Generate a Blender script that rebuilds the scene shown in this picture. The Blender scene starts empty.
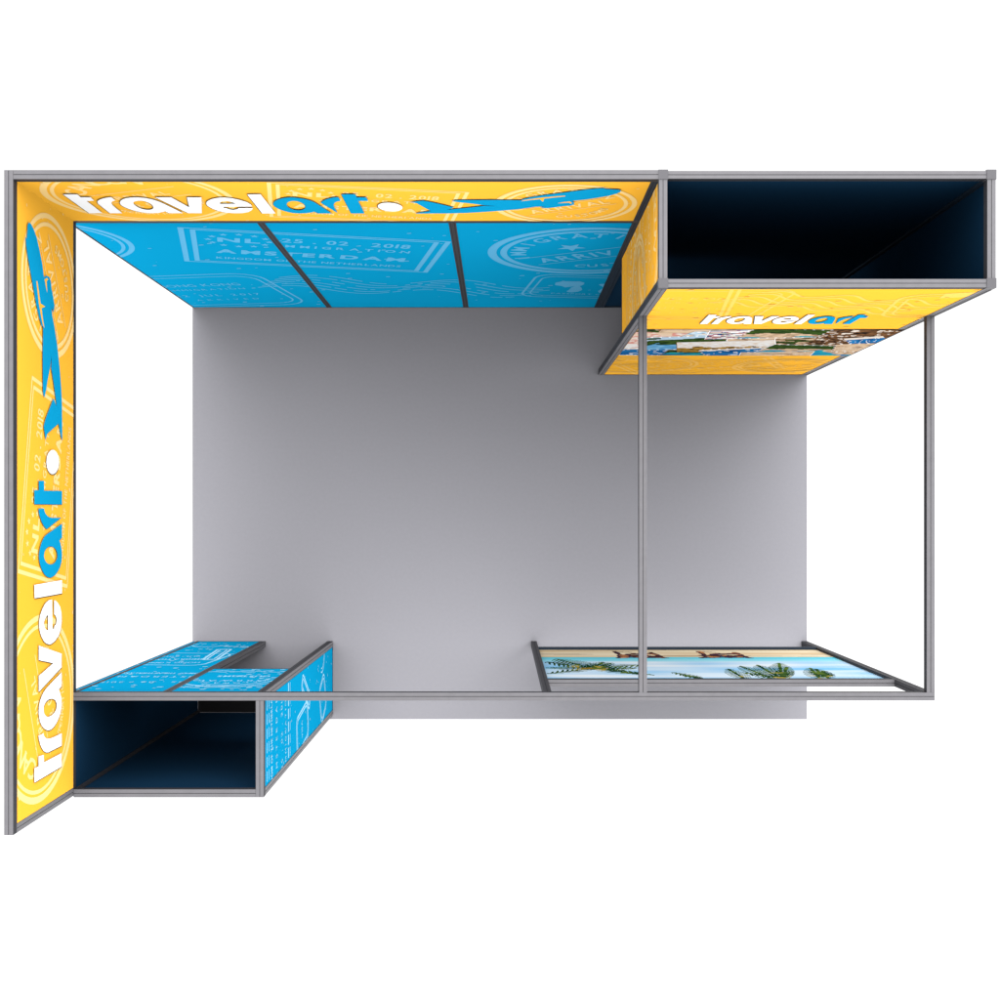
import bpy, bmesh, math, random
from mathutils import Vector, noise
from mathutils.geometry import tessellate_polygon
S = bpy.context.scene
COL = S.collection
P = 136.4            # plan scale: units per metre used for the measured layout
U = 1.0 / P
H = 8.51             # camera height
FR = 0.041           # aluminium profile
ZT = 3.242           # top of the header frames
ZL = 2.500           # top of the lower frames

# ------------------------------------------------------------------ materials
def s2l(c):
    c = c / 255.0
    return c / 12.92 if c <= .04045 else ((c + .055) / 1.055) ** 2.4
def rgb(r, g, b, k=1.0):
    return (min(s2l(r) * k, .93), min(s2l(g) * k, .93), min(s2l(b) * k, .93))
_m = {}
def mat(name, col, rough=.6, metal=0., spec=.3, var=.0, vscale=6., bump=0.):
    if name in _m: return _m[name]
    m = bpy.data.materials.new(name); m.use_nodes = True
    nt = m.node_tree; b = nt.nodes['Principled BSDF']
    b.inputs['Base Color'].default_value = (*col, 1)
    b.inputs['Roughness'].default_value = rough
    b.inputs['Metallic'].default_value = metal
    b.inputs['Specular IOR Level'].default_value = spec
    if var > 0 or bump > 0:
        tc = nt.nodes.new('ShaderNodeTexCoord'); n = nt.nodes.new('ShaderNodeTexNoise')
        n.inputs['Scale'].default_value = vscale; n.inputs['Detail'].default_value = 5
        nt.links.new(tc.outputs['Object'], n.inputs['Vector'])
        if var > 0:
            mr = nt.nodes.new('ShaderNodeMapRange')
            mr.inputs['From Min'].default_value = .25; mr.inputs['From Max'].default_value = .75
            mr.inputs['To Min'].default_value = 1 - var; mr.inputs['To Max'].default_value = 1 + var
            nt.links.new(n.outputs['Fac'], mr.inputs['Value'])
            mx = nt.nodes.new('ShaderNodeVectorMath'); mx.operation = 'SCALE'
            mx.inputs[0].default_value = col
            nt.links.new(mr.outputs['Result'], mx.inputs['Scale'])
            nt.links.new(mx.outputs['Vector'], b.inputs['Base Color'])
        if bump > 0:
            bp = nt.nodes.new('ShaderNodeBump'); bp.inputs['Strength'].default_value = bump
            bp.inputs['Distance'].default_value = .002
            nt.links.new(n.outputs['Fac'], bp.inputs['Height'])
            nt.links.new(bp.outputs['Normal'], b.inputs['Normal'])
    _m[name] = m
    return m
YEL = (.93, .455, .040); YP = (.93, .64, .25)
BLU = (.003, .280, .52); BP = (.100, .38, .62); BPW = (.33, .62, .80)
WHT = (.93, .93, .93); DRK = (.02, .02, .022); TEAL = (.004, .295, .55)
M_AL = mat('anodised_aluminium', (.132, .129, .138), .5, 0., .3, .06, 25.)
M_SHADE = mat('aluminium_side_shade', (.034, .034, .039), .6, 0., .2, .06, 25.)  # aluminium again, darkened: shade of the upright faces put into the colour
M_GR = mat('profile_groove', (.012, .012, .014), .8)
M_NV = mat('navy_fabric_edge', (.008, .019, .034), .7)
M_IN = mat('navy_fabric_back', (.005, .029, .066), .85, 0, .05)
M_FL = mat('grey_floor_vinyl', (.272, .270, .294), .8, 0., .1, .02, 40., .1)
M_CAP = mat('corner_cap', (.082, .080, .088), .45)
PR = dict(rough=.85, spec=.08)
def pmat(col):
    k = 'ink_%02x%02x%02x' % tuple(int(round(min(1, c ** .4545) * 255)) for c in col)
    return mat(k, col, .95, 0., 0.)
M_VC = bpy.data.materials.new('photographic_print'); M_VC.use_nodes = True
_b = M_VC.node_tree.nodes['Principled BSDF']; _b.inputs['Roughness'].default_value = .85
_b.inputs['Specular IOR Level'].default_value = 0.
_a = M_VC.node_tree.nodes.new('ShaderNodeVertexColor'); _a.layer_name = 'Ink'
M_VC.node_tree.links.new(_a.outputs['Color'], _b.inputs['Base Color'])

# ------------------------------------------------------------------ objects
def thing(name, label, cat, loc, group=None):
    o = bpy.data.objects.new(name, None); COL.objects.link(o)
    o.location = loc; o.empty_display_size = .1
    o['label'] = label; o['category'] = cat; o['kind'] = 'thing'
    if group: o['group'] = group
    return o
def link(name, me, parent=None):
    o = bpy.data.objects.new(name, me); COL.objects.link(o)
    if parent:
        o.parent = parent
        off = Vector((0, 0, 0)); q = parent
        while q: off += q.location; q = q.parent
        for v in me.vertices: v.co -= off
    return o
class MB:
    def __init__(s): s.v = []; s.f = []; s.mi = []; s.mats = []
    def slot(s, m):
        if m not in s.mats: s.mats.append(m)
        return s.mats.index(m)
    def face(s, pts, m):
        i = len(s.v); s.v += [tuple(p) for p in pts]
        s.f.append(tuple(range(i, i + len(pts)))); s.mi.append(s.slot(m))
    def box(s, x0, x1, y0, y1, z0, z1, m, faces='xXyYzZ', mm=None):
        c = [(x0,y0,z0),(x1,y0,z0),(x1,y1,z0),(x0,y1,z0),(x0,y0,z1),(x1,y0,z1),(x1,y1,z1),(x0,y1,z1)]
        q = {'z':(0,3,2,1),'Z':(4,5,6,7),'y':(0,1,5,4),'X':(1,2,6,5),'Y':(2,3,7,6),'x':(3,0,4,7)}
        for k in faces: s.face([c[i] for i in q[k]], (mm or {}).get(k, m))
    def rail(s, x0, x1, y0, y1, z0, z1, axis, m=None, g=.0026, d=.004, side=True, ch=''):
        """square profile with a slot down the middle of each of its long faces"""
        m = m or M_AL
        lo = [x0, y0, z0]; hi = [x1, y1, z1]
        ax = 'xyz'.index(axis); a, b = [i for i in (0, 1, 2) if i != ax]
        A0, A1, B0, B1 = lo[a], hi[a], lo[b], hi[b]
        ca, cb = (A0 + A1) / 2, (B0 + B1) / 2; h = g / 2
        sec = [(A0,B0),(ca-h,B0),(ca-h,B0+d),(ca+h,B0+d),(ca+h,B0),(A1,B0),(A1,cb-h),(A1-d,cb-h),(A1-d,cb+h),(A1,cb+h),
               (A1,B1),(ca+h,B1),(ca+h,B1-d),(ca-h,B1-d),(ca-h,B1),(A0,B1),(A0,cb+h),(A0+d,cb+h),(A0+d,cb-h),(A0,cb-h)]
        dark = {1,2,3,6,7,8,11,12,13,16,17,18}
        def pt(p, t):
            q = [0, 0, 0]; q[a] = p[0]; q[b] = p[1]; q[ax] = t; return tuple(q)
        n = len(sec)
        flip = ax == 1
        for i in range(n):
            p, q = sec[i], sec[(i + 1) % n]
            f = [pt(p, lo[ax]), pt(q, lo[ax]), pt(q, hi[ax]), pt(p, hi[ax])]
            if flip: f.reverse()
            mm = M_GR if i in dark else m
            if mm is M_AL and side and ax != 2 and b == 2 and p[0] == q[0]: mm = M_SHADE
            if mm is M_AL and ax == 2 and ((ch == 'x' and p[0] == q[0]) or (ch == 'y' and p[1] == q[1])): mm = M_SHADE  # chosen post faces also get the shaded aluminium colour
            s.face(f, mm)
        for t, r in ((lo[ax], True), (hi[ax], False)):
            f = [pt(p, t) for p in sec]
            if r != flip: f.reverse()
            s.face(f, m)
    def build(s, name, parent=None):
        me = bpy.data.meshes.new(name); me.from_pydata(s.v, [], s.f)
        for m in s.mats: me.materials.append(m)
        for p, i in zip(me.polygons, s.mi): p.material_index = i
        me.update()
        return link(name, me, parent)
def rail_obj(name, parent, *a, **k):
    m = MB(); m.rail(*a, **k); return m.build(name, parent)

# ------------------------------------------------------------------ flat artwork (metres on the panel)
def clip(poly, r):
    u0, u1, z0, z1 = r
    for ax, lim, sg in ((0, u0, 1), (0, u1, -1), (1, z0, 1), (1, z1, -1)):
        out = []
        for i in range(len(poly)):
            p, q = poly[i], poly[(i + 1) % len(poly)]
            dp, dq = sg * (p[ax] - lim), sg * (q[ax] - lim)
            if dp >= 0: out.append(p)
            if (dp > 0 and dq < 0) or (dp < 0 and dq > 0):
                t = dp / (dp - dq); out.append((p[0] + t * (q[0] - p[0]), p[1] + t * (q[1] - p[1])))
        poly = out
        if len(poly) < 3: return None
    return poly
class Art:
    def __init__(s): s.items = []
    def add(s, polys, col): s.items.append((polys, col)); return s
    def xf(s, polys, cx, cz, k=1., rot=0., kz=None):
        c, n = math.cos(rot), math.sin(rot); kz = k if kz is None else kz
        return [[(cx + (x * k) * c - (y * kz) * n, cz + (x * k) * n + (y * kz) * c) for x, y in p] for p in polys]
def tess(outer, holes=()):
    loops = [[Vector((x, y, 0)) for x, y in l] for l in (outer, *holes)]
    flat = [p for l in loops for p in l]
    out = []
    for t in tessellate_polygon(loops):
        a, b, c = [(flat[i].x, flat[i].y) for i in t]
        ar = (b[0]-a[0])*(c[1]-a[1]) - (b[1]-a[1])*(c[0]-a[0])
        if abs(ar) < 1e-12: continue
        out.append([a, b, c] if ar > 0 else [a, c, b])
    return out
def ring(r0, r1, a0=0., a1=360., n=72, e0=0., wob=0.):
    out = []
    for i in range(n):
        t0, t1 = [math.radians(a0 + (a1 - a0) * (i + j) / n) for j in (0, 1)]
        def w(t): return r0 + wob * (r1 - r0) * (.5 + .5 * math.cos(t - 3.1))
        out.append([(w(t0)*math.cos(t0), w(t0)*math.sin(t0)), (r1*math.cos(t0), r1*math.sin(t0)),
                    (r1*math.cos(t1), r1*math.sin(t1)), (w(t1)*math.cos(t1), w(t1)*math.sin(t1))])
    return out
def line(pts, w):
    out = []
    for p, q in zip(pts, pts[1:]):
        dx, dy = q[0]-p[0], q[1]-p[1]; l = math.hypot(dx, dy) or 1
        nx, ny = -dy/l*w/2, dx/l*w/2; ex, ey = dx/l*w*.2, dy/l*w*.2
        out.append([(p[0]-ex-nx, p[1]-ey-ny), (q[0]+ex-nx, q[1]+ey-ny), (q[0]+ex+nx, q[1]+ey+ny), (p[0]-ex+nx, p[1]-ey+ny)])
    return out
_tc = {}
def glyph(ch, bold=.0):
    k = (ch, bold)
    if k not in _tc:
        cu = bpy.data.curves.new('t', 'FONT'); cu.body = ch; cu.size = 1; cu.offset = bold
        cu.resolution_u = 3
        ob = bpy.data.objects.new('t', cu); me = bpy.data.meshes.new_from_object(ob)
        polys = []; xs = [v.co.x for v in me.vertices] or [0]
        w = max(xs) - min(xs); m0 = min(xs)
        for p in me.polygons:
            q = [(me.vertices[i].co.x - m0, me.vertices[i].co.y) for i in p.vertices]
            ar = sum(q[i][0]*q[(i+1) % len(q)][1] - q[(i+1) % len(q)][0]*q[i][1] for i in range(len(q)))
            polys.append(q if ar > 0 else q[::-1])
        bpy.data.objects.remove(ob); bpy.data.meshes.remove(me); bpy.data.curves.remove(cu)
        _tc[k] = (polys, w)
    return _tc[k]
A0 = Art()
def text(s, size, gap=.12, bold=.02, wide=1., center=True, total=None):
    """returns polys, baseline at 0; cap height = size*.73"""
    adv = []
    for ch in s: adv.append(.35 if ch == ' ' else glyph(ch, bold)[1] * wide + gap)
    W = sum(adv) - gap
    k = size
    if total and total < W*size*1.02:
        q = total/(W*size*1.02); wide *= q; adv = [a*q for a in adv]; gap *= q; W *= q
    if total:  # stretch spacing to fill the width
        ex = (total / size - W) / max(1, len(s) - 1); adv = [a + ex for a in adv]; W = total / size
    x = -W / 2 if center else 0; out = []
    for ch, a in zip(s, adv):
        if ch != ' ':
            out += [[((x + px * wide) * k, py * k) for px, py in p] for p in glyph(ch, bold)[0]]
        x += a
    return out
def arctext(s, size, r, a0, a1, bold=.02, inward=False):
    out = []
    for i, ch in enumerate(s):
        if ch == ' ': continue
        t = math.radians(a0 + (a1 - a0) * i / (len(s) - 1))
        g, w = glyph(ch, bold)
        rot = t - math.pi/2 if not inward else t + math.pi/2
        pl = [[((x - w/2) * size, y * size) for x, y in p] for p in g]
        out += A0.xf(pl, r*math.cos(t), r*math.sin(t), 1., rot)
    return out
def star(r, n=5, q=.42):
    pts = [((r if i % 2 == 0 else r*q) * math.sin(math.pi*i/n), (r if i % 2 == 0 else r*q) * math.cos(math.pi*i/n)) for i in range(2*n)]
    return tess(pts)
def rrect(w, h, r, lw, n=5):
    pts = []
    for cx, cy, a in ((w/2-r, h/2-r, 0), (-w/2+r, h/2-r, 90), (-w/2+r, -h/2+r, 180), (w/2-r, -h/2+r, 270)):
        for i in range(n + 1):
            t = math.radians(a + 90*i/n); pts.append((cx + r*math.cos(t), cy + r*math.sin(t)))
    return line(pts + [pts[0]], lw)
def stamp_arrival(A, c, R, col, rot=math.radians(28), mid='ARRIVAL'):
    p = ring(.93, 1., wob=-.25) + ring(.82, .875, wob=-.2)
    p += arctext('IMMIGRATION', .22, .62, 172, 8)
    p += A0.xf(text(mid, .27, total=1.20), 0, -.20, 1.)
    p += line([(-.74, .07), (.72, .07)], .016) + line([(-.68, -.27), (.66, -.27)], .016)
    p += A0.xf(star(.15), -.06, .28, 1., .3)
    p += arctext('CUSTOMS', .17, .66, 238, 312, inward=True)
    A.add(A0.xf(p, c[0], c[1], R, rot), col)
def stamp_nl(A, c, w, h, rot, col):
    p = []
    for f, lw in ((1., .019), (.915, .018)):
        a, b = w/2*f, h/2*(1 - (1-f)*.9)
        p += line([(-a, -b), (-a, b)], w*lw*1.1) + line([(a, -b), (a, b)], w*lw*1.1)
        p += line([(-a, b), (a, b)], w*.010) + line([(-a, -b), (a, -b)], w*.010)
    p += A0.xf(text('NL', h*.16, bold=.04, wide=1.3, gap=.2), -.29*w, .17*h)
    for i in range(12):
        t = i*math.pi/6
        p += A0.xf(star(h*.032), -.29*w + .115*w*math.cos(t), .22*h + .17*h*math.sin(t))
    p += A0.xf(text('25 . 02 . 2018', h*.15, gap=.10, total=w*.50), .12*w, .24*h)
    p += A0.xf(text('IMMIGRATION', h*.095, total=w*.52), .12*w, .10*h)
    p += A0.xf(text('AMSTERDAM', h*.155, bold=.045, wide=1.15, total=w*.76), 0, -.17*h)
    p += A0.xf(text('KINGDOM OF THE NETHERLANDS', h*.085, total=w*.76), 0, -.36*h)
    A.add(A0.xf(p, c[0], c[1], 1., rot), col)
def stamp_cancun(A, c, R, col, rot=0.):
    p = ring(.94, 1., wob=-.2) + ring(.86, .90)
    p += arctext('CANCUN', .30, .54, 140, 60)
    p += A0.xf(text('ARRIVAL', .17, total=.8), 0, .02) + line([(-.6, -.06), (.6, -.06)], .015) + line([(-.6, .25), (.6, .25)], .015)
    p += arctext('INTERNATIONAL AIRPORT', .11, .66, 205, 335, inward=True)
    p += A0.xf(text('2017', .17, total=.5), 0, -.30)
    A.add(A0.xf(p, c[0], c[1], R, rot), col)
def stamp_hk(A, c, w, h, rot, col, r=.18):
    p = rrect(w, h, w*r, w*.014) + rrect(w*.9, h*.86, w*r*.8, w*.012)
    p += A0.xf(text('HONG KONG', h*.10, bold=0, total=w*.56), 0, .17*h)
    p += A0.xf(text('IMMIGRATION', h*.06, bold=0, total=w*.52), 0, .05*h)
    p += A0.xf(text('12 JUL 2017', h*.08, bold=0, total=w*.58), 0, -.14*h)
    p += A0.xf(text('ARRIVED', h*.06, bold=0, total=w*.45), 0, -.28*h)
    A.add(A0.xf(p, c[0], c[1], 1., rot), col)
def stamp_map(A, c, w, h, rot, col):
    p = rrect(w, h, w*.12, w*.016) + rrect(w*.9, h*.84, w*.09, w*.012)
    rnd = random.Random(5)
    for cx, cy, rx, ry in ((-.24, .12, .10, .10), (-.16, -.12, .05, .13), (.04, .12, .07, .08), (.06, -.06, .06, .14), (.23, .12, .13, .10), (.30, -.14, .06, .05)):
        pts = [(w*(cx + rx*rnd.uniform(.7, 1.2)*math.cos(t*.52)), h*(cy + ry*1.3*rnd.uniform(.7, 1.2)*math.sin(t*.52))) for t in range(12)]
        p += tess(pts)
    p += A0.xf(text('PASSPORT CONTROL', h*.07, total=w*.6), 0, -.34*h)
    A.add(A0.xf(p, c[0], c[1], 1., rot), col)
def waves(A, c, L, amp, n, gap, rot, col, lw=.012, per=3, seg=60, dash=0.):
    p = []
    for k in range(n):
        pts = [(-L/2 + L*i/seg + k*.03, amp*math.sin(2*math.pi*per*i/seg) + (k - (n-1)/2)*gap) for i in range(seg + 1)]
        if dash:
            for i in range(seg):
                if noise.noise((i*.35, k*3.1, c[0])) > -.22: p += line(pts[i:i+2], lw)
        else: p += line(pts, lw)
    A.add(A0.xf(p, c[0], c[1], 1., rot), col)
def specks(A, r, n, col, seed, k=.012):
    rnd = random.Random(seed); p = []
    for i in range(n):
        x, y = rnd.uniform(r[0], r[1]), rnd.uniform(r[2], r[3]); s = k*rnd.uniform(.3, 1.2)
        p.append([(x, y), (x+s, y+s*.2), (x+s*.9, y+s*.7), (x+s*.2, y+s*.6)])
    A.add(p, col)

# --- the word mark and aircraft, traced once in header coordinates (a along the header, z height)
def zof(s): return H*(1 - 1/s)
def LF(x, y):
    s = (500 - x)/301.9
    return ((191.3 + (517 - y)/s)*U, zof(s))
def trace(pts, y0, x0=25., k=14.28): return [LF(x0 + x/k, y0 + y/k) for x, y in pts]
def ell(cx, cy, rx, ry, n=28, rot=0.):
    return [(cx + rx*math.cos(2*math.pi*i/n)*math.cos(rot) - ry*math.sin(2*math.pi*i/n)*math.sin(rot),
             cy + rx*math.cos(2*math.pi*i/n)*math.sin(rot) + ry*math.sin(2*math.pi*i/n)*math.cos(rot)) for i in range(n)]
def smooth(pts, keep=()):
    out = []; n = len(pts)
    for i in range(n):
        if i in keep: out.append(pts[i]); continue
        a, b, c = pts[i-1], pts[i], pts[(i+1) % n]
        out.append((b[0]*.75 + a[0]*.25, b[1]*.75 + a[1]*.25)); out.append((b[0]*.75 + c[0]*.25, b[1]*.75 + c[1]*.25))
    return out
G_W = [
 (trace([(103,893),(103,690),(163,662),(163,520),(235,498),(240,605),(488,474),(494,663)], 720), []),
 (trace([(494,365),(494,188),(400,235),(330,265),(285,269),(255,250),(240,225),(230,192),(160,225),(168,280),(185,345),(208,400),(238,445),(268,462),(300,462)], 720), []),
 (trace(smooth([(492,178),(492,375),(452,420),(470,465),(488,540),(494,640),(480,740),(445,850),(390,945),(345,990),(300,1008),(245,985),(205,935),(180,870),(164,780),(165,690),(178,600),(205,520),(245,440),(300,375),(400,270)], (0,1,2)), 660),
  [trace(smooth([(340,552),(390,560),(418,605),(424,665),(405,730),(370,775),(320,810),(275,812),(245,775),(232,715),(238,650),(265,600),(300,565)]), 660)]),
 (trace([(165,455),(492,103),(492,-90),(165,-205),(165,2),(372,45),(165,228)], 660), []),
 (trace([(355,138),(310,145),(260,188),(218,265),(185,360),(167,470),(175,570),(200,660),(240,735),(275,765),(310,777),(345,770),(400,725),(450,650),(480,560),(494,440),(490,330),(470,240),(435,180),(405,152),(385,146),(385,345),(408,370),(424,430),(412,490),(386,515),(386,555),(360,555)], 590),
  [trace([(298,350),(272,380),(248,425),(238,480),(250,535),(272,568),(298,578)], 590)]),
 (trace([(100,785),(497,715),(497,905),(105,975)], 530), []),
]
G_T = [
 (trace(smooth([(497,-92),(497,108),(460,145),(477,200),(495,290),(497,400),(480,500),(440,590),(380,660),(320,686),(260,655),(212,580),(180,490),(165,390),(175,280),(205,170),(250,85),(310,40),(380,-7)], (0,1,2)), 530),
  [trace(ell(335,362,96,130), 530)]),
 (trace([(160,550),(240,550),(246,590),(262,625),(285,655),(315,675),(360,685),(487,680),(275,845),(240,805),(205,740),(180,670),(165,610)], 470), []),
 (trace([(100,290),(165,290),(165,155),(240,155),(240,296),(498,300),(498,492),(100,488)], 470), []),
]
G_DOT = [(trace(ell(364,-114,90,174), 470), [])]
pa = lambda l: [LF(10 + x/8.33, 210 + y/8.33) for x, y in l]
pb = lambda l: [LF(10 + x/8.33, 320 + y/8.33) for x, y in l]
G_PL = [(pa([(140,103),(158,118),(178,155),(205,232),(230,340),(250,440),(266,562),(283,548),(308,556),(322,590),(330,660),(345,740),(353,790),(346,852),(330,808),(335,880)])
         + pb([(350,40),(375,200),(395,380),(410,560),(416,700),(419,980),(420,1006),(408,975),(388,862),(340,905),(292,948),(280,1000),(274,960),(262,885),(280,820),(310,740),(345,652),(372,720),(362,640),(342,500),(326,400),(329,290),(318,390),(300,480),(282,590),(268,648),(257,600),(254,300),(258,60)])
         + pa([(244,960),(224,890),(200,780),(175,640),(150,505),(128,380),(117,300),(112,225),(121,240),(127,170),(128,125)]), [])]
def tz(gl): return [t for o, h in gl for t in tess(o, h)]
G_SL = [(pa([(200,590),(210,596),(236,778),(275,805),(244,818),(254,900),(268,985),(256,960),(238,870),(222,780)]), []),
        (pa([(270,578),(290,566),(300,580),(286,592),(292,690),(280,640)]), [])]
T_W, T_T, T_DOT, T_PL, T_SL = tz(G_W), tz(G_T), tz(G_DOT), tz(G_PL), tz(G_SL)

# ------------------------------------------------------------------ printed panels
class Plane:
    """axis 'y': panel faces +-Y at y=c ; axis 'x': panel faces +-X at x=c ; n = facing sign"""
    def __init__(s, axis, c, n): s.axis, s.c, s.n = axis, c, n
    def p(s, u, z, off=0.):
        d = s.c + s.n*off
        if s.axis == 'y': return ((u if s.n < 0 else -u), d, z)
        return (d, (u if s.n > 0 else -u), z)
def art_mesh(name, parent, pl, rect, items, base=.0004, step=.00012):
    m = MB()
    of = base
    for i, (polys, col) in enumerate(items):
        mt = pmat(col)
        for q in polys:
            q = clip(q, rect); of += 6e-7
            if q: m.face([pl.p(u, z, of) for u, z in q], mt)
        of += step
    return m.build(name, parent)
def fabric(name, parent, pl, rect, col, art, th=.008, back=None, edge=None):
    m = MB(); u0, u1, z0, z1 = rect; F = pmat(col); bk = back or M_IN; ed = edge or M_NV
    f = [pl.p(u0,z0), pl.p(u1,z0), pl.p(u1,z1), pl.p(u0,z1)]; b = [pl.p(u,z,-th) for u, z in ((u0,z0),(u1,z0),(u1,z1),(u0,z1))]
    m.face(f, F); m.face(b[::-1], bk)
    for i in range(4):
        j = (i+1) % 4; m.face([b[i], b[j], f[j], f[i]], ed)
    of = .0004
    for i, (polys, c) in enumerate(art.items if art else []):
        mt = pmat(c)
        for q in polys:
            q = clip(q, rect)
            if q:
                of += 6e-7
                m.face([pl.p(u, z, of) for u, z in q], mt)
        of += .00006
    return m.build(name, parent)
def vc_mesh(mb_list, name, parent):
    """list of (pts3d, colour) -> one mesh with an ink colour attribute"""
    me = bpy.data.meshes.new(name); v = []; f = []
    for pts, c in mb_list:
        i = len(v); v += pts; f.append(tuple(range(i, i + len(pts))))
    me.from_pydata(v, [], f); ca = me.color_attributes.new('Ink', 'FLOAT_COLOR', 'CORNER')
    k = 0
    for (pts, c) in mb_list:
        for _ in pts: ca.data[k].color = (*c, 1); k += 1
    me.materials.append(M_VC); me.update()
    return link(name, me, parent)

# ------------------------------------------------------------------ layout in metres
XL, XR = -307*U, 307*U
YB = (517 - 302.2)*U; YBi = YB - FR          # back line
YF = (517 - 714.0)*U                          # front line
XT = 98.25*U                                  # left side of the tower
YT = 142*U                                    # front of the tower
YC = (517 - 641.0)*U                          # inner line of closet and display wall
YCo = YC - FR
XC = -166.9*U                                 # right side of the closet
E = .0012

# floor
m = MB(); m.box(-307.5*U, 307*U, -202.2*U, 213.6*U, -.03, 0, M_FL)
o = m.build('floor'); o['kind'] = 'structure'; o['label'] = 'grey vinyl stand floor, darker along the walls'

# ---- back wall panels
cuts = [XL + .0, -170.4*U, -34*U, XT - E]
pn = ['leftmost blue stamp-print panel of the back wall, open on its left side',
      'middle blue stamp-print panel of the back wall reading AMSTERDAM',
      'rightmost blue panel of the back wall with the round arrival stamp, beside the tower']
def wall_art():
    A = Art()
    stamp_cancun(A, (-351*U, 2.03), .51, BP, .2)
    stamp_nl(A, (-147.7*U, 1.79), 197*U, 113*U, math.radians(-12.7), BP)
    stamp_hk(A, (-268*U, .60), 1.02, 1.08, math.radians(9), BP)
    waves(A, (-92*U, .78), 1.85, .10, 6, .07, math.radians(-9), BP, .013, 2, 70, dash=1)
    stamp_arrival(A, (70*U, 1.77), .585, BP)
    stamp_map(A, (92*U, .74), .98, .74, math.radians(-8), BP)
    specks(A, (-2.2, .7, .05, 2.45), 90, BP, 3, .03)
    return A
WA = wall_art()
pl = Plane('y', YBi, -1)
for i in range(3):
    x0, x1 = cuts[i] + (E/2 if i else 0), cuts[i+1] - (E/2 if i < 2 else 0)
    t = thing('wall_panel', pn[i], 'wall panel', ((x0+x1)/2, YB - FR/2, 0), 'blue printed panels of the back wall')
    il = .010 if i == 0 else .019; ir = .019 if i < 2 else .030
    ml = M_SHADE; mr_ = M_SHADE if i < 2 else M_NV
    zt = ZL - FR - E
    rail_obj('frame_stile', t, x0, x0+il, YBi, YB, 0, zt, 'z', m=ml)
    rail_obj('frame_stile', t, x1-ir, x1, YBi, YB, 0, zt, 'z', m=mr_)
    rail_obj('frame_rail', t, x0+il, x1-ir, YBi+.001, YB, 0, .012, 'x', m=M_NV)
    rail_obj('frame_rail', t, x0+il, x1-ir, YBi+.001, YB, zt-.010, zt, 'x', m=M_NV)
    pp = Plane('y', YBi + .002, -1)
    fabric('printed_fabric', t, pp, (x0+il, x1-ir, .012, zt-.010), BLU, WA)

# ---- header signs
def header_art(off):
    A = Art()
    f = lambda a, z: ((a*U) + off, z)
    stamp_cancun(A, f(66, 2.93), .45, YP, .35)
    stamp_nl(A, f(212, 2.81), 125.4*U, 83.5*U, math.radians(-10), YP)
    stamp_arrival(A, f(345.5, 2.81), .352, YP)
    specks(A, (off, off + 3.0, 2.5, 3.2), 40, YP, 8, .02)
    return A
def header_marks(t, pl, off, rect, fab):
    mv = lambda T, dx=0., dz=0.: [[(x + off + dx, z + dz) for x, z in p] for p in T]
    art_mesh('lettering', fab, pl, rect, [(mv(T_W + T_DOT, -.0045, -.0045), DRK), (mv(T_T, -.002, -.002), DRK), (mv(T_W + T_DOT), WHT), (mv(T_T), TEAL)], base=.0055, step=.0003)
    art_mesh('aeroplane_motif', fab, pl, rect, [(mv(T_PL, -.0008, -.0008), DRK), (mv(T_PL), TEAL), (mv(T_SL), YEL)], base=.0055, step=.0003)
# left header (faces +X), runs the whole depth
xi = XL + FR
t = thing('header_sign', 'yellow header sign running along the open left side, lettering read from the front edge upwards', 'header sign', (XL + FR/2, (YB+YF)/2, ZL - FR), 'yellow header signs')
rail_obj('frame_rail', t, XL, xi, YF, YB, ZT-FR, ZT, 'y')
rail_obj('frame_rail', t, XL, xi, YF, YB, ZL-FR, ZL, 'y')
rail_obj('frame_stile', t, XL, xi, YF, YF+FR, ZL+E/4, ZT-FR-E/4, 'z')
rail_obj('frame_stile', t, XL, xi, YB-FR, YB, ZL+E/4, ZT-FR-E/4, 'z')
pl = Plane('x', xi + .001, 1); off = -191.3*U
rect = (YF + FR + .003, YBi - .001, ZL + .002, ZT - FR - .001)
fb = fabric('printed_fabric', t, pl, rect, YEL, header_art(off))
header_marks(t, pl, off, rect, fb)
# back header (faces -Y)
t = thing('header_sign', 'yellow header sign above the blue back wall, its aeroplane flying toward the tower', 'header sign', ((XL+XT)/2, YB - FR/2, ZL - FR), 'yellow header signs')
x0 = xi + .001; x1 = XT - E
rail_obj('frame_rail', t, x0, x1, YBi, YB, ZT-FR, ZT, 'x')
rail_obj('frame_rail', t, x0, x1, YBi, YB, ZL-FR, ZL, 'x')
rail_obj('frame_stile', t, x1-.028, x1, YBi, YB, ZL+E/4, ZT-FR-E/4, 'z', m=M_NV)
pl = Plane('y', YBi - .001, -1); off = -302*U
rect = (x0, x1 - .030, ZL + .002, ZT - FR - .001)
fb = fabric('printed_fabric', t, pl, rect, YEL, header_art(off))
header_marks(t, pl, off, rect, fb)

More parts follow.
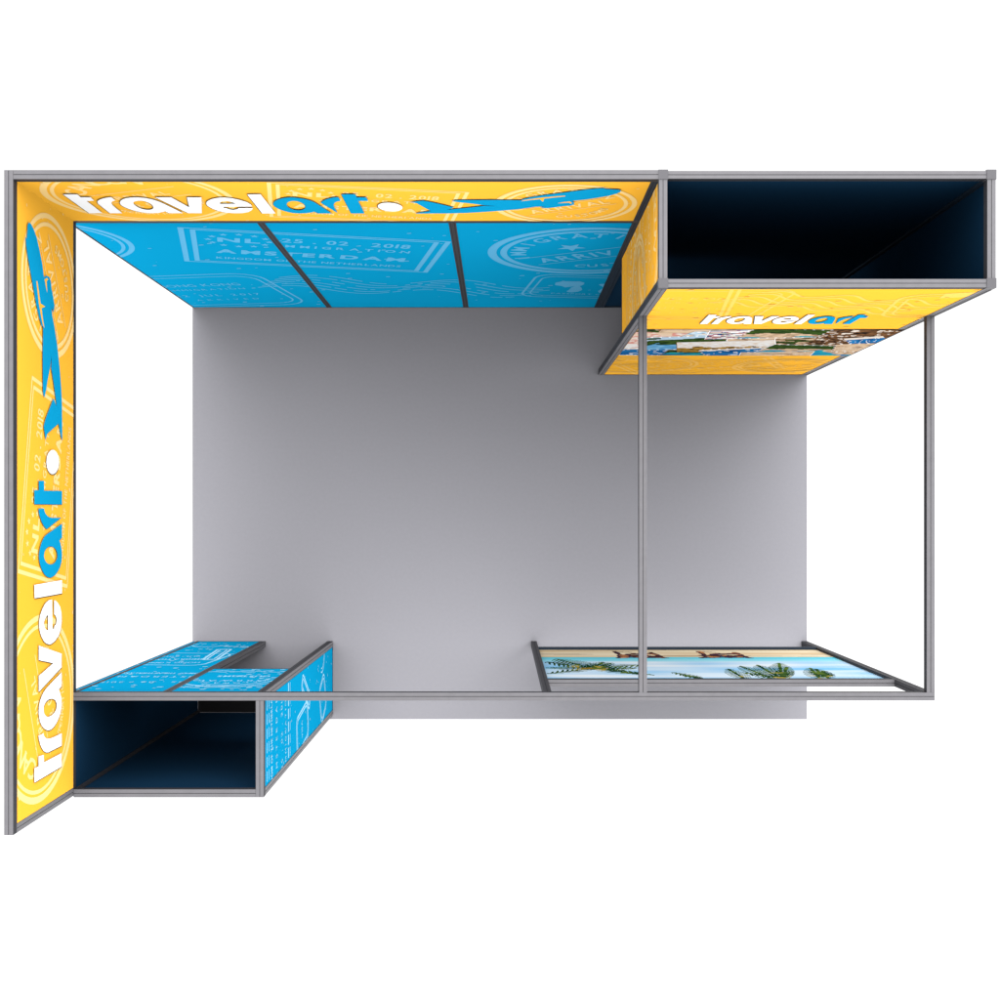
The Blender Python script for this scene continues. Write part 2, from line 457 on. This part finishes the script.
# ---- storage tower (back right)
t = thing('storage_tower', 'tall yellow storage tower open at the top, with a holiday photo collage on its front', 'storage tower', ((XT+XR)/2, (YB+YT)/2, 0))
posts = [(XT, YT), (XR-FR, YT), (XT, YBi), (XR-FR, YBi)]
for (x, y) in posts:
    nv = M_NV if y == YBi else None
    rail_obj('corner_post', t, x, x+FR, y, y+FR, 0, ZT-FR, 'z', m=nv, ch='x' if x == XT else '')
    m = MB(); e = .0016; m.box(x-e, x+FR+e, y-e, y+FR+e, ZT-FR+.0005, ZT+.003, M_CAP); m.build('corner_cap', t)
g = .0022
def four(z0, z1, ins=.002):
    rail_obj('frame_rail', t, XT+FR+g, XR-FR-g, YT+.001, YT+FR-ins, z0, z1, 'x')
    rail_obj('frame_rail', t, XT+FR+g, XR-FR-g, YBi+ins, YB-.004, z0, z1, 'x')
    rail_obj('frame_rail', t, XT+.001, XT+FR-ins, YT+FR+g, YBi-g, z0, z1, 'y')
    rail_obj('frame_rail', t, XR-FR+ins, XR-.001, YT+FR+g, YBi-g, z0, z1, 'y')
four(ZT-FR, ZT)
def bottom_rail(x0, x1, y0, y1, ax): rail_obj('frame_rail', t, x0, x1, y0, y1, 0.0005, .012, ax, m=M_NV)
bottom_rail(XT+FR, XR-FR, YT+.001, YT+FR, 'x'); bottom_rail(XT+FR, XR-FR, YBi+.001, YB-.001, 'x'); bottom_rail(XR-FR+.001, XR-.001, YT+FR, YBi, 'y')
zdoor = 1.617
# front panel
A = Art(); YPF = (.93, .52, .11)
stamp_hk(A, (120*U, 2.80), .95, .80, math.radians(-4), YPF, .1)
A.add(line([(145*U, 3.2), (157*U, 2.40)], .018) + line([(150*U, 3.2), (161*U, 2.40)], .018), YPF)
waves(A, (214*U, 2.86), 1.05, .05, 5, .075, math.radians(-16), YPF, .018, 3)
A.add(A0.xf(rrect(.85, .62, .12, .018) + rrect(.76, .52, .09, .014), 322*U, 2.80, 1., math.radians(8)), YPF)
A.add(A0.xf([[(-.09,-.06),(.09,-.05),(.10,.07),(-.08,.06)]], 296*U, 3.05, 1., .2), YPF)
stamp_nl(A, (190*U, .45), 1.05, .62, math.radians(22), YPF)
stamp_cancun(A, (128*U, .55), .42, YPF, -.3)
stamp_arrival(A, (268*U, .50), .36, YPF)
specks(A, (XT, XR, .05, 3.2), 170, YPF, 12, .03)
pl = Plane('y', YT + .003, -1)
rect = (XT + FR + .004, XR - .008, .013, ZT - FR - .004)
rail_obj('edge_trim', t, XR-.0075, XR-.001, YT-.0045, YT+.0008, .013, ZT-FR-.001, 'z', g=.0001, d=.0001)
fb = fabric('printed_fabric', t, pl, rect, YEL, A)
ku, kv = 114/195., .294/.353
a0 = 20*U; zb = zof(1.456)
def tw(T, dx=0., dz=0.): return [[(146.6*U + (x - a0)*ku + dx, 2.248 + (z - zb)*kv + dz) for x, z in p] for p in T]
art_mesh('lettering', fb, pl, rect, [(tw(T_W, -.004, -.005), DRK), (tw(T_T, -.002, -.003), DRK), (tw(T_W), WHT), (tw(T_T), TEAL)], base=.0040, step=.0002)
# --- collage of holiday pictures
def nz(x, y, s=1., k=0.): return noise.noise((x*s, y*s, k))
def mixc(a, b, t): t = max(0., min(1., t)); return tuple(a[i]*(1-t) + b[i]*t for i in range(3))
C = dict(sea=(.01,.22,.55), turq=(.01,.42,.46), deep=(.005,.07,.25), sand=(.78,.56,.36), pale=(.85,.76,.66), green=(.06,.12,.02), dgreen=(.015,.04,.012),
         white=(.93,.93,.93), pink=(.75,.30,.24), brown=(.22,.10,.04), gold=(.55,.30,.04), sky=(.45,.68,.88), black=(.015,.012,.012), red=(.5,.03,.05), lblue=(.25,.6,.85))
def scene_px(kind, u, v, k):
    c = scene_raw(kind, u, v, k); g = sum(c)/3
    return tuple(max(.004, (x*.95 + g*.05)*.78) for x in c)
def scene_raw(kind, u, v, k):
    n = nz(u*3, v*3, 2.2, k); n2 = nz(u*9, v*9, 2., k+5)
    if kind == 'town':
        c = mixc(C['white'], C['lblue'], .5 + 1.2*n2) if n > -.12 else mixc(C['sand'], C['pale'], v)
        return c if n2 < .5 else C['brown']
    if kind == 'hill':
        if v > .80 + .25*n: return mixc(C['pale'], C['sky'], v)
        if v > .35 + .5*n: return mixc(C['green'], C['dgreen'], .5 + 1.5*n2)
        return mixc(C['sea'], C['lblue'], .5 + n2)
    if kind == 'cove':
        if v > .7 + .2*n: return mixc(C['dgreen'], C['green'], .5 + n2)
        if v > .38 + .4*n: return mixc(C['sand'], C['brown'], .2 + n2)
        return mixc(C['turq'], C['sea'], .4 + 1.5*n2 - u*.2)
    if kind == 'sea':
        if v > .85: return C['pale']
        if n2 > .42: return C['white']
        return mixc(C['sea'], C['deep'], .25 + n + .3*v)
    if kind == 'beach':
        if v < .35 + .5*n + .3*(u-.5): return mixc(C['sand'], C['pale'], .4 + n2)
        return mixc(C['turq'], C['lblue'], v + n2*.4)
    if kind == 'pink':
        return mixc(C['pink'], C['pale'], .45 + 1.3*n2) if n < .2 else mixc(C['white'], C['sand'], v)
    if kind == 'market':
        s = math.sin(v*17 + n*2.5 + u*1.2)
        return C['white'] if s > .5 else (C['red'] if s > .05 else (C['deep'] if s > -.5 else mixc(C['pale'], C['green'], .5 + n)))
    if kind == 'temple':
        if v > .42 + .25*n: return mixc(C['white'], C['sand'], .25 + n2)
        return mixc(C['gold'], C['black'], .35 + 1.9*n2)
    if kind == 'reef':
        if v > .55 + .3*n: return mixc(C['black'], C['green'], .35 + 1.5*n2)
        return mixc(C['deep'], C['turq'], .6 + n + .5*n2)
    if kind == 'beige': return mixc(C['sand'], C['brown'], .15 + 1.1*n) if n2 < .25 else mixc(C['pale'], C['sand'], v)
    if kind == 'dark': return mixc(C['black'], C['brown'], .4 + 1.5*n2) if n < .12 else (C['pale'] if n2 > .1 else C['brown'])
    if kind == 'rocks':
        return mixc(C['brown'], C['sand'], .5 + 1.6*n2) if n < .1 else mixc(C['green'], C['black'], .4 + n2)
    return C['sand']
cells = []
cz0, cz1 = 1.038, 2.068
crect = (rect[0], rect[1], cz0, cz1)
def cell(poly, c, off):
    q = clip(poly, crect)
    if q: cells.append(([pl.p(u, z, off) for u, z in q], c))
def picture(cx, cz, w, h, rot, kind, k, stampy=True):
    off = .0028 + .00015*k
    nx, ny = int(max(10, w*150)), int(max(8, h*60))
    F = lambda L: A0.xf(L, cx, cz, 1., rot)
    b = .004
    cell(F([[(-w/2-b,-h/2-b),(w/2+b,-h/2-b),(w/2+b,h/2+b),(-w/2-b,h/2+b)]])[0], C['white'] if k % 3 == 0 else C['brown'], off)
    for i in range(nx):
        for j in range(ny):
            x0, x1 = -w/2 + w*i/nx, -w/2 + w*(i+1)/nx; y0, y1 = -h/2 + h*j/ny, -h/2 + h*(j+1)/ny
            cell(F([[(x0,y0),(x1,y0),(x1,y1),(x0,y1)]])[0], scene_px(kind, (i+.5)/nx, (j+.5)/ny, k*7.3), off + .0001)
    if stampy:      # perforated edge
        if k % 2: return
        n = int(w/.05)
        for i in range(n):
            for sy in (-1, 1):
                x = -w/2 + w*(i+.5)/n; y = sy*(h/2 + b)
                cell(F([[(x-.007,y-.010),(x+.007,y-.010),(x+.007,y+.010),(x-.007,y+.010)]])[0], C['white'], off + .00015)
        n = int(h/.07)
        for i in range(n):
            for sx in (-1, 1):
                y = -h/2 + h*(i+.5)/n; x = sx*(w/2 + b)
                cell(F([[(x-.006,y-.008),(x+.006,y-.008),(x+.006,y+.008),(x-.006,y+.008)]])[0], C['white'], off + .00015)
cell([(rect[0], cz0+.05), (rect[1], cz0+.05), (rect[1], cz1), (rect[0], cz1)], C['sand'], .0026)
pics = [(125,1.80,.8,.6,0,'rocks'),(170,1.85,.7,.5,0,'beige'),(250,1.5,1.2,1.0,0,'beige'),(108,1.35,.5,.5,.1,'pink'),(104,1.16,.6,.30,.06,'town'),(120,1.66,.50,.60,-.16,'pink'),
        (150,1.18,.70,.30,-.10,'sea'),(176,1.76,.50,.40,-.22,'town'),(158,1.58,.62,.50,.20,'hill'),(200,1.90,.56,.32,.08,'market'),(238,1.80,.72,.52,-.10,'cove'),
        (187,1.13,.66,.26,-.08,'reef'),(218,1.62,.50,.30,.14,'beige'),(190,1.44,.62,.42,.16,'temple'),(228,1.26,.80,.32,.34,'sea'),(262,1.62,.55,.40,.25,'rocks'),
        (292,1.90,.60,.36,-.06,'dark'),(282,1.66,.44,.34,-.2,'dark'),(268,1.24,.70,.46,-.16,'cove'),(298,1.62,.22,.40,.45,'sea'),(305,1.40,.36,.34,.2,'beige'),(240,1.10,.45,.22,.12,'beige')]
for k, (cx, cz, w, h, r, kd) in enumerate(pics): picture(cx*U, cz, w, h, r, kd, k)
vc_mesh(cells, 'photo_collage', fb)
# left side panel (faces -X), header only above the open doorway
A = Art()
stamp_cancun(A, (-186*U, 2.85), .40, YP, .2)
stamp_nl(A, (-176*U, 2.15), .62, .50, math.radians(-10), YP)
stamp_arrival(A, (-160*U, 2.45), .3, YP)
specks(A, (-YBi, -YT, zdoor, 3.2), 50, YP, 4, .02)
pl = Plane('x', XT + .003, -1)
rect = (-YBi + .004, -YT - FR - .003, zdoor + .012, ZT - FR - .004)
fabric('printed_fabric', t, pl, rect, YEL, A)
m = MB(); m.box(XT+.001, XT+FR-.002, YT+FR+.001, YBi-.001, zdoor, zdoor+.011, M_NV); m.build('lintel', t)
# inner panels
m = MB(); m.box(XT+FR, XR-FR, YBi+.012, YBi+.022, .013, ZT-FR-.001, M_IN); m.build('back_panel', t)
m = MB(); m.box(XR-.016, XR-.006, YT+FR, YBi, .013, ZT-FR-.001, M_IN); m.build('side_panel', t)
m = MB(); m.box(XT+FR-.010, XT+FR-.004, YT+FR, YBi, zdoor+.012, ZT-FR-.001, M_IN); m.build('side_panel', t)

# ---- storage closet (front left)
t = thing('storage_closet', 'low blue stamp-print storage closet in the front left corner with an open doorway', 'closet', ((XL+XC)/2, (YC+YF)/2, 0))
XD = -234.3*U; zt = ZL - FR
YFc = (517 - 715)*U
for (x, y, w) in ((xi - .012, YFc, FR*.5), (XC-FR, YFc, FR), (XC-FR, YCo, FR), (XD-FR, YCo, FR), (xi - .012, YCo, FR*.5)):
    rail_obj('corner_post', t, x, x+w, y+.0005, y+FR-.0005, 0, zt - (.001 if y == YCo else -.0), 'z', m=M_SHADE if (x < XL + .1) else None, ch='y')
# top frame of the closet at low frame height (the inner line is the overhead beam)
rail_obj('frame_rail', t, xi+E, XC-FR-E, YFc, YFc+FR, zt+E, ZL-.001, 'x')
rail_obj('frame_rail', t, XC-FR, XC, YFc, YCo-E, zt+E, ZL-.001, 'y')
# side (faces +X)
A = Art()
def CS(x, y):
    s = (x-500)/-166.9; return ((517-y)/s*U, zof(s))
A.add(A0.xf(rrect(.24, .42, .06, .012) + rrect(.20, .37, .05, .010) + text('VISA', .05, bold=0, total=.11), -179*U, 1.30, 1., math.radians(8)), BPW)
A.add(A0.xf(rrect(.34, .10, .03, .012) + rrect(.30, .06, .02, .010), -151*U, 1.17, 1., math.radians(58)), BPW)
A.add(A0.xf(rrect(.27, .25, .05, .012) + rrect(.23, .20, .04, .010), -171*U, .48, 1., math.radians(26)), BPW)
A.add(A0.xf(ring(.11, .12, 150, 390) + ring(.085, .093, 150, 390), -130*U, .52, 1., .2), BPW)
for zz, lw in ((2.40, .012), (2.35, .010), (1.78, .022), (1.73, .008)):
    A.add(sum([line([(-200*U + .075*i, zz), (-200*U + .075*i + .05, zz)], lw) for i in range(10)], []), BPW)
A.add(A0.xf(text('KINGDOM OF THE NETHERLANDS', .055, total=.62), -165*U, 2.26, 1., .03), BPW)
A.add(A0.xf(text('AMSTERDAM', .06, gap=.5, bold=0, total=.45), -165*U, 2.12, 1., .03), BPW)
A.add(A0.xf(text('25 . 02 . 2018', .055, bold=0, total=.42), -165*U, 1.97, 1., .03), BPW)
A.add(A0.xf(text('IMMIGRATION', .045, bold=0, total=.42), -165*U, 1.86, 1., .03), BPW)
specks(A, (YFc, YC, .05, 2.4), 60, BPW, 6, .016)
pl = Plane('x', XC - .003, 1)
fabric('printed_fabric', t, pl, (YFc + .030, YCo - .004, .013, zt - .001), BLU, A)
m = MB(); m.box(XC-.034, XC-.001, YFc+FR, YCo, .0005, .012, M_NV); m.build('frame_rail', t)
# back face left part (faces +Y)
A = Art()
A.add(A0.xf(rrect(.09, .60, .03, .016) + rrect(.045, .52, .02, .01), 256*U, .80, 1., math.radians(4)), BPW)
A.add(A0.xf(rrect(.50, .62, .10, .012), 280*U, 1.05, 1., math.radians(-6)), BPW)
A.add(A0.xf(text('HONG KONG', .07, bold=0, total=.34), 280*U, 1.22, 1., .05) + A0.xf(text('IMMIGRATION', .07, total=.36), 280*U, 1.05, 1., .05) + A0.xf(text('12 JUL 2017', .06, bold=0, total=.32), 280*U, .90, 1., .05), BPW)
A.add(A0.xf(text('AMSTERDAM', .07, bold=0, total=.52), 262*U, 1.86, 1., -.03) + A0.xf(text('KINGDOM OF THE NETHERLANDS', .06, total=.6), 264*U, 1.72, 1., -.03) + A0.xf(text('25 . 02 . 2018', .06, bold=0, total=.46), 270*U, 2.08, 1., .02), BPW)
A.add(A0.xf(arctext('CANCUN', .10, .16, 150, 30), 244*U, .18, 1., .2) + A0.xf(ring(.10, .115, 20, 170), 283*U, .26, 1., 0), BPW)
specks(A, (XD*-1, 302*U, .1, 2.4), 110, BPW, 9, .03)
pl = Plane('y', YC - .003, 1)
fabric('printed_fabric', t, pl, (-XD + .030, -XL - .008, .014, zt - .001), BLU, A)
m = MB(); m.box(xi+.01, XD-FR, YCo+.001, YC-.001, .0005, .013, M_NV); m.build('frame_rail', t)
m = MB(); m.box(XL+.002, XL+.0075, YC-.006, YC-.001, 0.0, zt-.001, M_AL); m.build('edge_trim', t)
# over the doorway
A = Art(); zd = 1.53
A.add(A0.xf(ring(.30, .312, 30, 200) + ring(.25, .26, 60, 160), 205*U, 1.95, 1., 0), BPW)
A.add(A0.xf(arctext('IMMIGRATION', .055, .2, 165, 15, bold=0), 205*U, 1.92) + A0.xf(text('ARRIVAL', .065, bold=0, total=.36), 204*U, 2.02) + A0.xf(text('CUSTOMS', .07, total=.3), 200*U, 1.84), BPW)
waves(A, (200*U, 1.66), .45, .012, 2, .04, 0, BPW, .012, 3, 40, dash=1)
waves(A, (196*U, 2.28), .55, .014, 2, .05, 0, BPW, .012, 3, 40, dash=1)
specks(A, (160*U, 240*U, 1.5, 2.4), 80, BPW, 19, .03)
fabric('printed_fabric', t, pl, (-XC + FR + .003, -XD + .002, zd + .012, zt - .001), BLU, A)
m = MB(); m.box(XD+.001, XC-FR-.001, YCo+.002, YC-.002, zd, zd+.011, M_NV); m.build('lintel', t)
m = MB(); m.box(xi-.001, XC-FR+.002, YFc+.021, (517-672)*U, .004, .010, mat('charcoal_shade', (.012, .012, .013), .9, 0, .05)); m.build('floor_shade_sheet', t)  # added dark sheet, paints the closet's shade onto its floor
# front and left walls
m = MB(); m.box(xi+.01, XC-FR, YFc+.010, YFc+.020, .013, zt, M_IN); m.build('front_panel', t)
m = MB(); m.box(xi-.010, xi-.002, YFc+FR, YCo, .013, zt, M_IN); m.build('side_panel', t)

# ---- overhead beams
t = thing('overhead_beam', 'long grey beam crossing above the front edge from the closet to the right corner', 'beam', (0, YC - FR/2, ZL - FR), 'overhead frame beams')
rail_obj('beam_profile', t, xi+E, XR, YCo, YC, zt, ZL, 'x')
t = thing('overhead_beam', 'grey beam running from the left post of the yellow tower to the front beam', 'beam', (XT + FR/2, 0, ZL - FR), 'overhead frame beams')
rail_obj('beam_profile', t, XT, XT+FR, YC+E/2, YT-E, zt, ZL, 'y')
t = thing('overhead_beam', 'outer right grey beam over the open right side of the floor', 'beam', (XR - FR/2, 0, ZL - FR), 'overhead frame beams')
rail_obj('beam_profile', t, XR-FR, XR, YC+E/2, YT-E, zt, ZL, 'y')

# ---- display wall with the beach print (front right)
t = thing('display_wall', 'half-height display wall with a palm beach photo at the front right', 'display wall', (169*U, YC - FR/2, 0))
XW = 31*U
rail_obj('corner_post', t, XW, XW+FR, YCo+.0005, YC-.0005, 0, zt-.0008, 'z', m=M_SHADE)
rail_obj('corner_post', t, XR-FR, XR, YCo+.0005, YC-.0005, 0, zt-.0008, 'z', m=M_SHADE)
x0, x1 = XW+FR+.001, XR-FR-.001
zr = 2.014
rail_obj('frame_rail', t, x0, x1, YCo+.001, YC-.001, zr-FR, zr, 'x')
rail_obj('frame_rail', t, x0, x1, YCo+.001, YC-.001, .37, .37+FR, 'x', m=M_NV)
YP_ = YC - .019
b0, b1 = .37 + FR, zr - FR
m = MB(); m.box(x0, x1, YP_-.008, YP_, b0+.001, b1-.001, M_IN); panel = m.build('picture_panel', t)
m = MB(); m.box(x0+.001, x1-.001, YP_+.001, YC-.003, b1-.030, b1-.001, M_NV); m.build('edge_trim', t)
pl = Plane('y', YP_, 1)
def BW(x, y):
    s = (y-517)/(517*0 + (517*0) + (-(YP_)/U)); return (-(x-500)/s*U, zof(s))
fronds = []
def frond(x, y, x2, y2, w, col, droop=0.):
    a, b = BW(x, y), BW(x2, y2); fronds.append((a, b, w, col, droop))
for (x2, y2, w, dr) in ((546,662,.055,0),(556,659,.07,0),(545,668,.05,0),(547,674,.04,.04),(640,665,.065,0),(637,668.5,.06,0),(625,671,.03,0),(645,675,.045,0),(603,662,.05,0),(655,675.5,.03,0),(612,663,.04,0)):
    frond(593, 668.5, x2, y2, w*1.7, None, dr)
for (x, y, x2, y2, w) in ((700,678,672,672.5,.04),(700,679,683,675,.035),(745,679,728,669,.055),(775,680,740,666,.07),(782,679,757,665,.07),(780,678,745,673,.05),(782,678,779,663,.07),(783,678,787,667,.05),
                       (820,679,810,668,.06),(824,677,816,669,.06),(830,676,812,672,.05),(828,678,822,671,.05)):
    frond(x, y, x2, y2, w*1.15, None)
def chair_parts(cx):
    L = []
    f = lambda *p: [BW(cx + dx, 0 + yy) for dx, yy in p]
    L.append((f((-24,651.5),(-14,657)), .035)); L.append((f((-24,651.7),(-8,652.4)), .03))
    L.append((f((-20,658),(-4,653.5)), .04)); L.append((f((-12,656),(14,656.5)), .13)); L.append((f((-8,654.5),(12,654)), .07))
    L.append((f((12,652.5),(26,658)), .04)); L.append((f((16,657),(30,658.2)), .03)); L.append((f((-16,657.8),(20,657.8)), .035))
    return L
chairs = chair_parts(638) + chair_parts(722)
def dseg(p, a, b):
    ax, ay = a; bx, by = b; vx, vy = bx-ax, by-ay; l2 = vx*vx+vy*vy
    t = max(0, min(1, ((p[0]-ax)*vx + (p[1]-ay)*vy)/l2)); return math.hypot(p[0]-ax-t*vx, p[1]-ay-t*vy), t, (p[0]-ax)*vy - (p[1]-ay)*vx
z_sea0, z_sea1 = BW(600, 657.3)[1], BW(600, 661.5)[1]
def beach(u, z):
    return tuple(max(.004, x*.80) for x in beach_raw(u, z))
def beach_raw(u, z):
    n = nz(u*1.2, z*5, 1., 3.); n2 = nz(u*14, z*14, 1., 9.); n3 = nz(u*.8, z*9, 1., 21.)
    if z < z_sea0 + .012*n:
        c = mixc((.80,.60,.36), (.92,.80,.58), .5 + n3*1.5)
        if nz(u*1.1, z*16, 1., 40.) > .30: c = mixc(c, (.35,.22,.12), .55)
    elif z < z_sea1:
        c = mixc((.10,.62,.80), (.35,.76,.88), (z - z_sea0)/(z_sea1 - z_sea0) + n*.5)
    else:
        c = mixc((.24,.58,.90), (.85,.91,.95), .42 + .55*n3 + .9*nz(u*1.6, z*3.2, 1., 60.))
    for pts, w in chairs:
        if z < z_sea1 + .1:
            for a, b in zip(pts, pts[1:]):
                if dseg((u, z), a, b)[0] < w*.5*(1 + .6*n2):
                    return mixc((.10,.035,.02), (.03,.03,.08), .5 + 1.2*n2) if n2 < .3 else (.55,.22,.08)
    best = None
    for a, b, w, col, dr in fronds:
        d, tt, side = dseg((u, z), a, b)
        ww = w*math.sin(math.pi*min(1, .12 + tt*.88))**.6
        if d < ww and tt < 1:
            comb = math.sin((tt*math.hypot(b[0]-a[0], b[1]-a[1]) + d*1.1)*150)
            if d < .010 or comb > -.35 + d/ww*.8:
                c = mixc((.012,.05,.02), (.10,.17,.03), .4 + n2*1.8 - d/ww*.2)
                if n2 > .25 and tt < .35: c = (.42,.32,.06)
    # trunk heart
    if math.hypot((u - BW(593,668.5)[0])*.35, z - BW(593,668.5)[1]) < .035: c = mixc((.30,.20,.03), (.10,.16,.03), .5 + n2*2)
    return c
cells = []
nx, nzc = 460, 130
for i in range(nx):
    u0_, u1_ = -x1 + (x1-x0)*i/nx, -x1 + (x1-x0)*(i+1)/nx
    for j in range(nzc):
        a, b = b0+.003 + (b1-b0-.006)*j/nzc, b0+.003 + (b1-b0-.006)*(j+1)/nzc
        cells.append(([pl.p(u0_,a,.001), pl.p(u1_,a,.001), pl.p(u1_,b,.001), pl.p(u0_,b,.001)], beach((u0_+u1_)/2, (a+b)/2)))
vc_mesh(cells, 'beach_print', panel)

# ------------------------------------------------------------------ camera
cam = bpy.data.cameras.new('camera'); co = bpy.data.objects.new('camera', cam); COL.objects.link(co)
co.location = (0, 0, H); co.rotation_euler = (0, 0, 0)
cam.sensor_fit = 'HORIZONTAL'; cam.sensor_width = 36; cam.lens = 36*P*H/1000
cam.shift_x = 0; cam.shift_y = .017; cam.clip_end = 200
S.camera = co

# ------------------------------------------------------------------ light: bright white studio surround
w = bpy.data.worlds.new('World'); S.world = w; w.use_nodes = True
nt = w.node_tree; bg = nt.nodes['Background']
tc = nt.nodes.new('ShaderNodeTexCoord'); sp = nt.nodes.new('ShaderNodeSeparateXYZ'); cr = nt.nodes.new('ShaderNodeValToRGB')
mr = nt.nodes.new('ShaderNodeMapRange'); mr.inputs['From Min'].default_value = -1
nt.links.new(tc.outputs['Generated'], sp.inputs['Vector']); nt.links.new(sp.outputs['Z'], mr.inputs['Value']); nt.links.new(mr.outputs['Result'], cr.inputs['Fac'])
el = cr.color_ramp.elements
WS = [(0., .26), (.30, .26), (.475, .34), (.505, 1.0), (.56, .95), (.64, .42), (.74, .22), (1., .20)]
while len(el) < len(WS): el.new(.5)
for e_, (p_, v_) in zip(el, WS): e_.position = p_; e_.color = (v_, v_, v_*1.0, 1)
# the surround is brighter behind the back wall than in front of it (above the horizon only)
KY = .15; KF = .10
def mth(op, a, b=None, c=None):
    n = nt.nodes.new('ShaderNodeMath'); n.operation = op
    for i, q in enumerate((a, b, c)):
        if q is None: continue
        if isinstance(q, (int, float)): n.inputs[i].default_value = q
        else: nt.links.new(q, n.inputs[i])
    return n.outputs[0]
up = nt.nodes.new('ShaderNodeMapRange'); up.inputs['From Min'].default_value = .10; up.inputs['From Max'].default_value = .40
nt.links.new(sp.outputs['Z'], up.inputs['Value'])
k = mth('MULTIPLY', mth('MULTIPLY', sp.outputs['Y'], KY), up.outputs['Result'])
dn = mth('SUBTRACT', 1.0, up.outputs['Result'])
k = mth('ADD', mth('ADD', k, mth('MULTIPLY', mth('MULTIPLY', mth('ADD', mth('MULTIPLY', sp.outputs['Y'], -1.0), .15), dn), KF)), 1.0)
nt.links.new(mth('MULTIPLY', k, 4.5), bg.inputs['Strength'])
nt.links.new(cr.outputs['Color'], bg.inputs['Color'])
for nm, en, an, d, lo in (('soft_key', 4.1, 62, (.20, .58, 1.05), (2, 5, 9)), ('soft_fill', .5, 60, (-.05, -.95, .95), (-1, -8, 8))):
    sl = bpy.data.lights.new(nm, 'SUN'); so = bpy.data.objects.new(nm, sl); COL.objects.link(so)
    sl.energy = en; sl.angle = math.radians(an); sl.color = (1, .99, 1)
    so.rotation_euler = Vector(d).to_track_quat('Z', 'Y').to_euler(); so.location = lo
S.view_settings.view_transform = 'Standard'; S.view_settings.look = 'None'
S.view_settings.exposure = .08; S.view_settings.gamma = 1
S.render.engine = 'CYCLES'
S.cycles.diffuse_bounces = 0; S.cycles.glossy_bounces = 1
